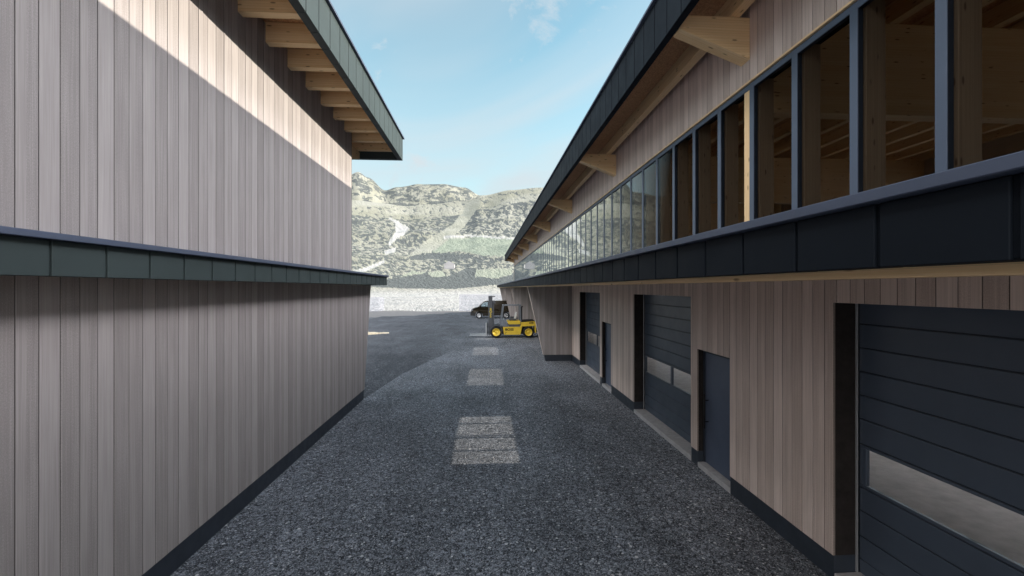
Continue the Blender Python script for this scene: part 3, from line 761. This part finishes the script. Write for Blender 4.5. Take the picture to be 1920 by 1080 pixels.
# spread of pale yellow gravel on the asphalt
mb = MB(); rnd = random.Random(3)
outl = [(-12.5, 31.0), (-8.9, 31.3), (-8.0, 31.8), (-7.25, 32.45), (-7.9, 32.7), (-9.4, 32.9), (-12.5, 33.1)]
def inside(x, y):
    r = False; n = len(outl)
    for i in range(n):
        (xa, ya), (xb, yb) = outl[i], outl[(i+1) % n]
        if (ya > y) != (yb > y) and x < (xb-xa)*(y-ya)/(yb-ya)+xa: r = not r
    return r
cnt = 0
while cnt < 1100:
    x, y = rnd.uniform(-12.5, -7.1), rnd.uniform(30.9, 33.2)
    if not inside(x, y): continue
    r = rnd.uniform(.04, .12); z = zyard(x, y) + r*.3; a0 = rnd.uniform(0, 6.3)
    vs = [(x+r*math.cos(a0+k*1.2566)*rnd.uniform(.7, 1.2), y+r*math.sin(a0+k*1.2566)*rnd.uniform(.7, 1.2), z-r*.2) for k in range(5)]
    vs += [(x+.55*r*math.cos(a0+k*1.2566), y+.55*r*math.sin(a0+k*1.2566), z+r*rnd.uniform(.3, .6)) for k in range(5)]
    mb.add(vs, [(k, (k+1) % 5, 5+(k+1) % 5, 5+k) for k in range(5)] + [(5,6,7,8,9)]); cnt += 1
tag(mb.build('yellow_gravel_spread', 'yellow_gravel'), 'loose yellow gravel spread thinly on the dark asphalt', 'gravel', kind='stuff')

# ---- field and hills: polar sheet, heights set by elevation profiles
from mathutils import noise as mn
AZ0, AZ1, NA = -100, 55, 520
YAW = math.atan(49.5/800)
def az_px(u): return math.degrees(math.atan((u-960)/800.0) + YAW)      # compass angle of a sight line, 0 = along the lane
def interp(tab, a):
    if a <= tab[0][0]: return tab[0][1]
    for (x0, y0), (x1, y1) in zip(tab, tab[1:]):
        if a <= x1: return y0 + (y1-y0)*smooth(0, 1, (a-x0)/(x1-x0))*1.0
    return tab[-1][1]
ridge = [(-100, .10), (-60, .13), (-35, .15), (az_px(560), .18), (az_px(660), .197), (az_px(720), .193), (az_px(760), .190), (az_px(800), .196), (az_px(870), .206), (az_px(905), .221), (az_px(960), .234), (az_px(1010), .239), (20, .23), (55, .16)]
back = [(-100, .10), (-40, .17), (az_px(560), .20), (az_px(620), .215), (az_px(650), .243), (az_px(672), .254), (az_px(690), .243), (az_px(722), .217), (az_px(745), .226), (az_px(790), .236), (az_px(835), .239), (az_px(870), .232), (az_px(900), .215), (az_px(940), .19), (20, .15), (55, .10)]
rs = [62, 66, 70, 76, 84, 94, 106, 120, 136, 155, 178, 205]
r = 205
while r < 1500: r *= 1.018; rs.append(r)
while r < 4200: r *= 1.03; rs.append(r)
def height(az, r):
    x, y = r*math.sin(R(az)), r*math.cos(R(az))
    if r < 205: return -.06 - (1.6*(1-smooth(63, 68, r)))
    n1 = mn.fractal(Vector((x*.0042, y*.0042, 1.7)), 1.0, 2.0, 5)
    n2 = mn.fractal(Vector((x*.018, y*.018, 4.2)), 1.0, 2.0, 4)
    cr = interp(ridge, az)
    t = smooth(205, 520, r)*.30 + .70*max(0, min(1, (r-380)/(1120)))**.9
    e = cr*min(1, t)
    lim = smooth(230, 600, r)*(1 - .85*math.exp(-((r-1500)/200)**2))
    h1 = r*e + (n1*14 + n2*2.2)*lim
    if r > 1500:
        h1 = cr*1500 - (r-1500)*.22
        hb = interp(back, az)
        h2 = hb*3000*math.exp(-((r-3000)/700.0)**2) + (n1*30+n2*6)*(1-math.exp(-((r-3000)/260)**2))
        return max(h1, h2)
    return h1
def inv(u, v):      # sight-line -> (azimuth, elevation slope) of a land-cover feature
    return az_px(u), (540-v)/800.0
cols = []
mb = MB(); nA = NA+1
def inpoly(poly, a, e):
    r_ = False; n = len(poly)
    for i in range(n):
        (xa, ya), (xb, yb) = poly[i], poly[(i+1) % n]
        if (ya > e) != (yb > e) and a < (xb-xa)*(e-ya)/(yb-ya)+xa: r_ = not r_
    return r_
POLY = {
 'meadow': [inv(*q) for q in ((835,449),(900,443),(970,448),(970,482),(905,479),(860,470),(815,476),(805,468))],
 'meadow2': [inv(*q) for q in ((745,523),(770,508),(800,512),(830,507),(835,517),(800,532),(740,533))],
 'meadow3': [inv(*q) for q in ((890,506),(960,503),(960,520),(915,528),(880,520))],
 'strip': [inv(*q) for q in ((766,480),(795,455),(850,420),(880,380),(896,372),(902,380),(870,425),(815,470),(790,480))],
 'scar': [inv(*q) for q in ((728,408),(742,412),(768,428),(758,440),(744,448),(730,462),(728,455),(742,434),(742,420))],
 'scar2': [inv(*q) for q in ((662,508),(690,500),(720,487),(722,492),(700,503),(680,511))],
 'scar3': [inv(*q) for q in ((720,470),(742,464),(742,472),(722,478))],
 'road': [inv(*q) for q in ((830,444),(880,440),(970,446),(970,450),(880,443.5),(832,447))],
 'rough': [inv(*q) for q in ((700,420),(728,410),(738,425),(728,455),(712,470),(700,460),(706,440))],
 'pass': [inv(*q) for q in ((640,375),(700,376),(735,381),(740,386),(700,387),(640,386))],
}
BELT = [inv(*q) for q in ((690,528),(740,522),(770,516),(800,512),(812,519),(835,520),(855,512),(880,500),(893,506),(890,518),(930,522),(970,512),(970,535),(930,534),(850,542),(760,541),(690,538))]
BELT2 = [inv(*q) for q in ((765,482),(790,476),(830,474),(865,478),(890,478),(880,484),(820,486),(770,486))]
for az_i in range(nA):
    az = AZ0 + (AZ1-AZ0)*az_i/NA
    # denser columns in the visible wedge
    t = az_i/NA
    az = (AZ0 + (-22-AZ0)*(t/.2)) if t < .2 else ((-22+(8+22)*((t-.2)/.7)) if t < .9 else (8+(AZ1-8)*((t-.9)/.1)))
    for r in rs:
        h = height(az, r); mb.v.append((r*math.sin(R(az)), r*math.cos(R(az)), h))
        e = (h-H)/r/math.cos(R(az-math.degrees(YAW)))    # slope as seen from the lane mouth
        wob = mn.noise(Vector((az*2.2, e*90, .3)))*.5
        a_, e_ = az + wob*.12, e + wob*.0025
        dens = .68 + .20*mn.noise(Vector((az*.22, e*22, 2.0))); snow = 0.0; mead = .12
        if r < 330: dens, snow, mead = .05, max(0, 1-smooth(215, 330, r)), 0
        if r > 1250 and r <= 1520: dens = .46
        if r > 1520: dens = .66
        if inpoly(POLY['meadow'], a_, e_): dens, mead = .05, 1.0
        if inpoly(POLY['meadow2'], a_, e_) or inpoly(POLY['meadow3'], a_, e_): dens, mead = .05, .7
        if inpoly(POLY['strip'], a_, e_): dens, mead, snow = .02, .25, .12
        if inpoly(POLY['rough'], a_, e_): dens = .62
        if inpoly(POLY['scar'], a_, e_) or inpoly(POLY['scar2'], a_, e_) or inpoly(POLY['scar3'], a_, e_): dens, snow = 0, 1
        if inpoly(POLY['road'], a_, e_): dens, snow = 0, 1
        if inpoly(POLY['pass'], a_, e_): dens, mead, snow = .0, .2, .2
        if inpoly(BELT, a_, e_) or inpoly(BELT2, a_, e_): dens, snow, mead = 1.12, 0, 0
        cols.append((max(0, dens), snow, mead, 1.0 if r > 1530 else 0.0))
nR = len(rs)
for i in range(NA):
    for j in range(nR-1):
        mb.f.append((i*nR+j, i*nR+j+1, (i+1)*nR+j+1, (i+1)*nR+j)); mb.sm.append(True)
hill = mb.build('hills', 'hill')
uvl = hill.data.uv_layers.new(name='land')
for lp in hill.data.loops:
    c = hill.data.vertices[lp.vertex_index].co
    uvl.data[lp.index].uv = (math.degrees(math.atan2(c.x, c.y)), math.log(math.hypot(c.x, c.y)))
ca = hill.data.color_attributes.new('cover', 'FLOAT_COLOR', 'POINT')
for i, c in enumerate(cols): ca.data[i].color = c
tag(hill, kind='structure')
mb = MB(); n = 64
mb.add([(9000*math.cos(2*math.pi*k/n), 9000*math.sin(2*math.pi*k/n), -2.2) for k in range(n)], [tuple(range(n))])
tag(mb.build('ground', 'gravel'), kind='structure')

# pale see-through boxes standing at the far edge of the yard and on the slope
def ghost(name, label, x0, x1, y0, y1, z0, z1):
    o = MB().box(x0, x1, y0, y1, z0, z1).build(name, 'screen', None, origin=((x0+x1)/2, (y0+y1)/2, z0), bevel=.03)
    tag(o, label, 'building')
ghost('translucent_block', 'pale translucent block standing at the far yard edge behind the dark van', -3.95, 3.8, 64.2, 69, -.05, 2.35)
ghost('translucent_block', 'pale translucent block half hidden behind the end of the left hall', -26, -15.4, 61.5, 66, -.05, 2.0)
az, e = inv(843, 512); rr = 300
def hut(u0, u1, v0, v1, r, label):
    a0, a1 = R(az_px(u0)), R(az_px(u1)); x0, x1 = r*math.sin(a0), r*math.sin(a1); y = r*math.cos(a0)
    z = height(math.degrees((a0+a1)/2), r); hgt = (v1-v0)/800*r
    rt = tag(empty('hillside_house', ((x0+x1)/2, y, z)), label, 'house')
    MB().box(x0, x1, y, y+9, z-1.5, z+hgt*.62).build('wall', 'concrete', rt)
    MB().prism([(x0-.3, z+hgt*.621), (x1+.3, z+hgt*.621), ((x0+x1)/2, z+hgt)], 'y', y-.3, y+9.3).build('roof', 'concrete', rt)
hut(833, 852, 505, 519, 420, 'small pale house standing in the meadow on the lower hillside')

# ================================================================== CAMERA, LIGHT, SKY
cam = bpy.data.cameras.new('camera'); cam.sensor_width = 36; cam.lens = 36*800/1920; cam.clip_start = .05; cam.clip_end = 20000
co = bpy.data.objects.new('camera', cam); C.objects.link(co); co.location = (0, 0, H); co.rotation_euler = (R(90), 0, -YAW); SC.camera = co
EL = math.atan(.31)
sun = bpy.data.lights.new('sun', 'SUN'); sun.energy = 2.7; sun.angle = R(.35); sun.color = (1, .90, .76)
so = bpy.data.objects.new('sun', sun); C.objects.link(so); so.location = (60, 0, 40)
so.rotation_euler = Vector((-math.cos(EL), 0, -math.sin(EL))).to_track_quat('-Z', 'Y').to_euler()
w = bpy.data.worlds.new('World'); SC.world = w; w.use_nodes = True
t = w.node_tree; t.nodes.clear(); nt = NT(t)
sky = nt.n('ShaderNodeTexSky', sky_type='NISHITA'); sky.sun_disc = False; sky.sun_elevation = EL; sky.sun_rotation = R(90)
sky.air_density = 1.0; sky.dust_density = .3; sky.ozone_density = 4.0; sky.altitude = 300
d = nt.n('ShaderNodeTexCoord').outputs['Generated']; s = nt.sep(d)
zc = nt.math('MAXIMUM', s[2], .04)
pl = nt.comb(nt.math('DIVIDE', s[0], zc), nt.math('DIVIDE', s[1], zc), 0.0)
clear = nt.mix(1.0, sky.outputs[0], (1.34, 1.20, .77), 'MULTIPLY')
wisp = nt.noise(nt.scale(nt.n('ShaderNodeVectorRotate', {'Vector': pl, 'Angle': R(-28)}, rotation_type='Z_AXIS').outputs[0], (.55, .22, 1)), 1.0, 5, .5, 1.0)
def toward(v, lo, hi):
    v = Vector(v).normalized()
    return nt.ramp(nt.n('ShaderNodeVectorMath', {0: d, 1: tuple(v)}, operation='DOT_PRODUCT').outputs['Value'], lo, hi)
puff = nt.noise(nt.scale(d, (8, 8, 12)), 1.0, 9, .66, .4)
bank = nt.math('MAXIMUM', toward((.155, .833, .56), .985, .999), toward((-.15, .95, .255), .990, .999))
bank = nt.math('MAXIMUM', bank, toward((-.19, .85, .445), .9965, .9995))
pth = nt.math('SUBTRACT', .66, nt.math('MULTIPLY', bank, .17))
pm = nt.n('ShaderNodeMapRange', {'Value': puff, 'From Min': pth, 'From Max': nt.math('ADD', pth, .20), 'To Min': 0.0, 'To Max': .80}).outputs[0]
cl = nt.math('MAXIMUM', nt.ramp(wisp, .36, .60, 0, .72), pm)
col = nt.mix(cl, clear, (1.95, 2.0, 2.06))
# bright fill added above the view to light the walls, broken at its lower rim
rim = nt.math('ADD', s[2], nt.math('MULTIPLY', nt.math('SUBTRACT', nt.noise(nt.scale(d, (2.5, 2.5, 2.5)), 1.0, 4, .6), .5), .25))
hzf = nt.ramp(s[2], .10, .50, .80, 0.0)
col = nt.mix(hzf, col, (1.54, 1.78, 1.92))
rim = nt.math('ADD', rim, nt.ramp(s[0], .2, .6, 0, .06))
sky_fill = nt.math('MULTIPLY', nt.ramp(rim, .58, .68, 0, 1), nt.ramp(s[2], .63, .76, 1.0, .04))
sky_fill = nt.math('MULTIPLY', sky_fill, nt.math('MAXIMUM', nt.ramp(nt.math('ABSOLUTE', s[0]), .25, .55, .03, 1.0), nt.ramp(s[1], -.25, -.6, 0.0, .22)))
sky_fill = nt.math('MULTIPLY', sky_fill, nt.ramp(nt.noise(nt.scale(d, (4, 4, 4)), 1.0, 4, .6), .3, .7, .75, 1.1), clamp=True)
sky_fill_c = nt.mix(nt.ramp(s[0], -.7, .7), (50.0, 47.2, 45.6), (37.5, 36.0, 37.4))
sky_fill = nt.math('MULTIPLY', sky_fill, nt.math('MAXIMUM', nt.ramp(s[1], -.05, .4, 1.0, .15), nt.math('GREATER_THAN', s[0], 0.0)))
low_fill = nt.math('MULTIPLY', nt.ramp(s[1], -.45, -.75, 0, 1), nt.math('MULTIPLY', nt.ramp(s[2], .04, .14, 0, 1), nt.ramp(s[2], .40, .58, 1, 0)))  # bright band added low behind the camera to light faces turned that way
col = nt.mix(low_fill, col, (10.0, 9.7, 9.5))
col = nt.mix(sky_fill, col, sky_fill_c)
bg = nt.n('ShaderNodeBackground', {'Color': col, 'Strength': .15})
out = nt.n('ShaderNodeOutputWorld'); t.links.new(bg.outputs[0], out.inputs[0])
SC.view_settings.view_transform = 'Standard'; SC.view_settings.look = 'None'; SC.view_settings.exposure = 1.44; SC.view_settings.gamma = 1
SC.cycles.max_bounces = 12; SC.cycles.diffuse_bounces = 8; SC.cycles.glossy_bounces = 4; SC.cycles.transparent_max_bounces = 16
SC.cycles.use_denoising = True; SC.cycles.caustics_reflective = False; SC.cycles.caustics_refractive = False
try: SC.cycles.denoiser = 'OPENIMAGEDENOISE'
except Exception: pass
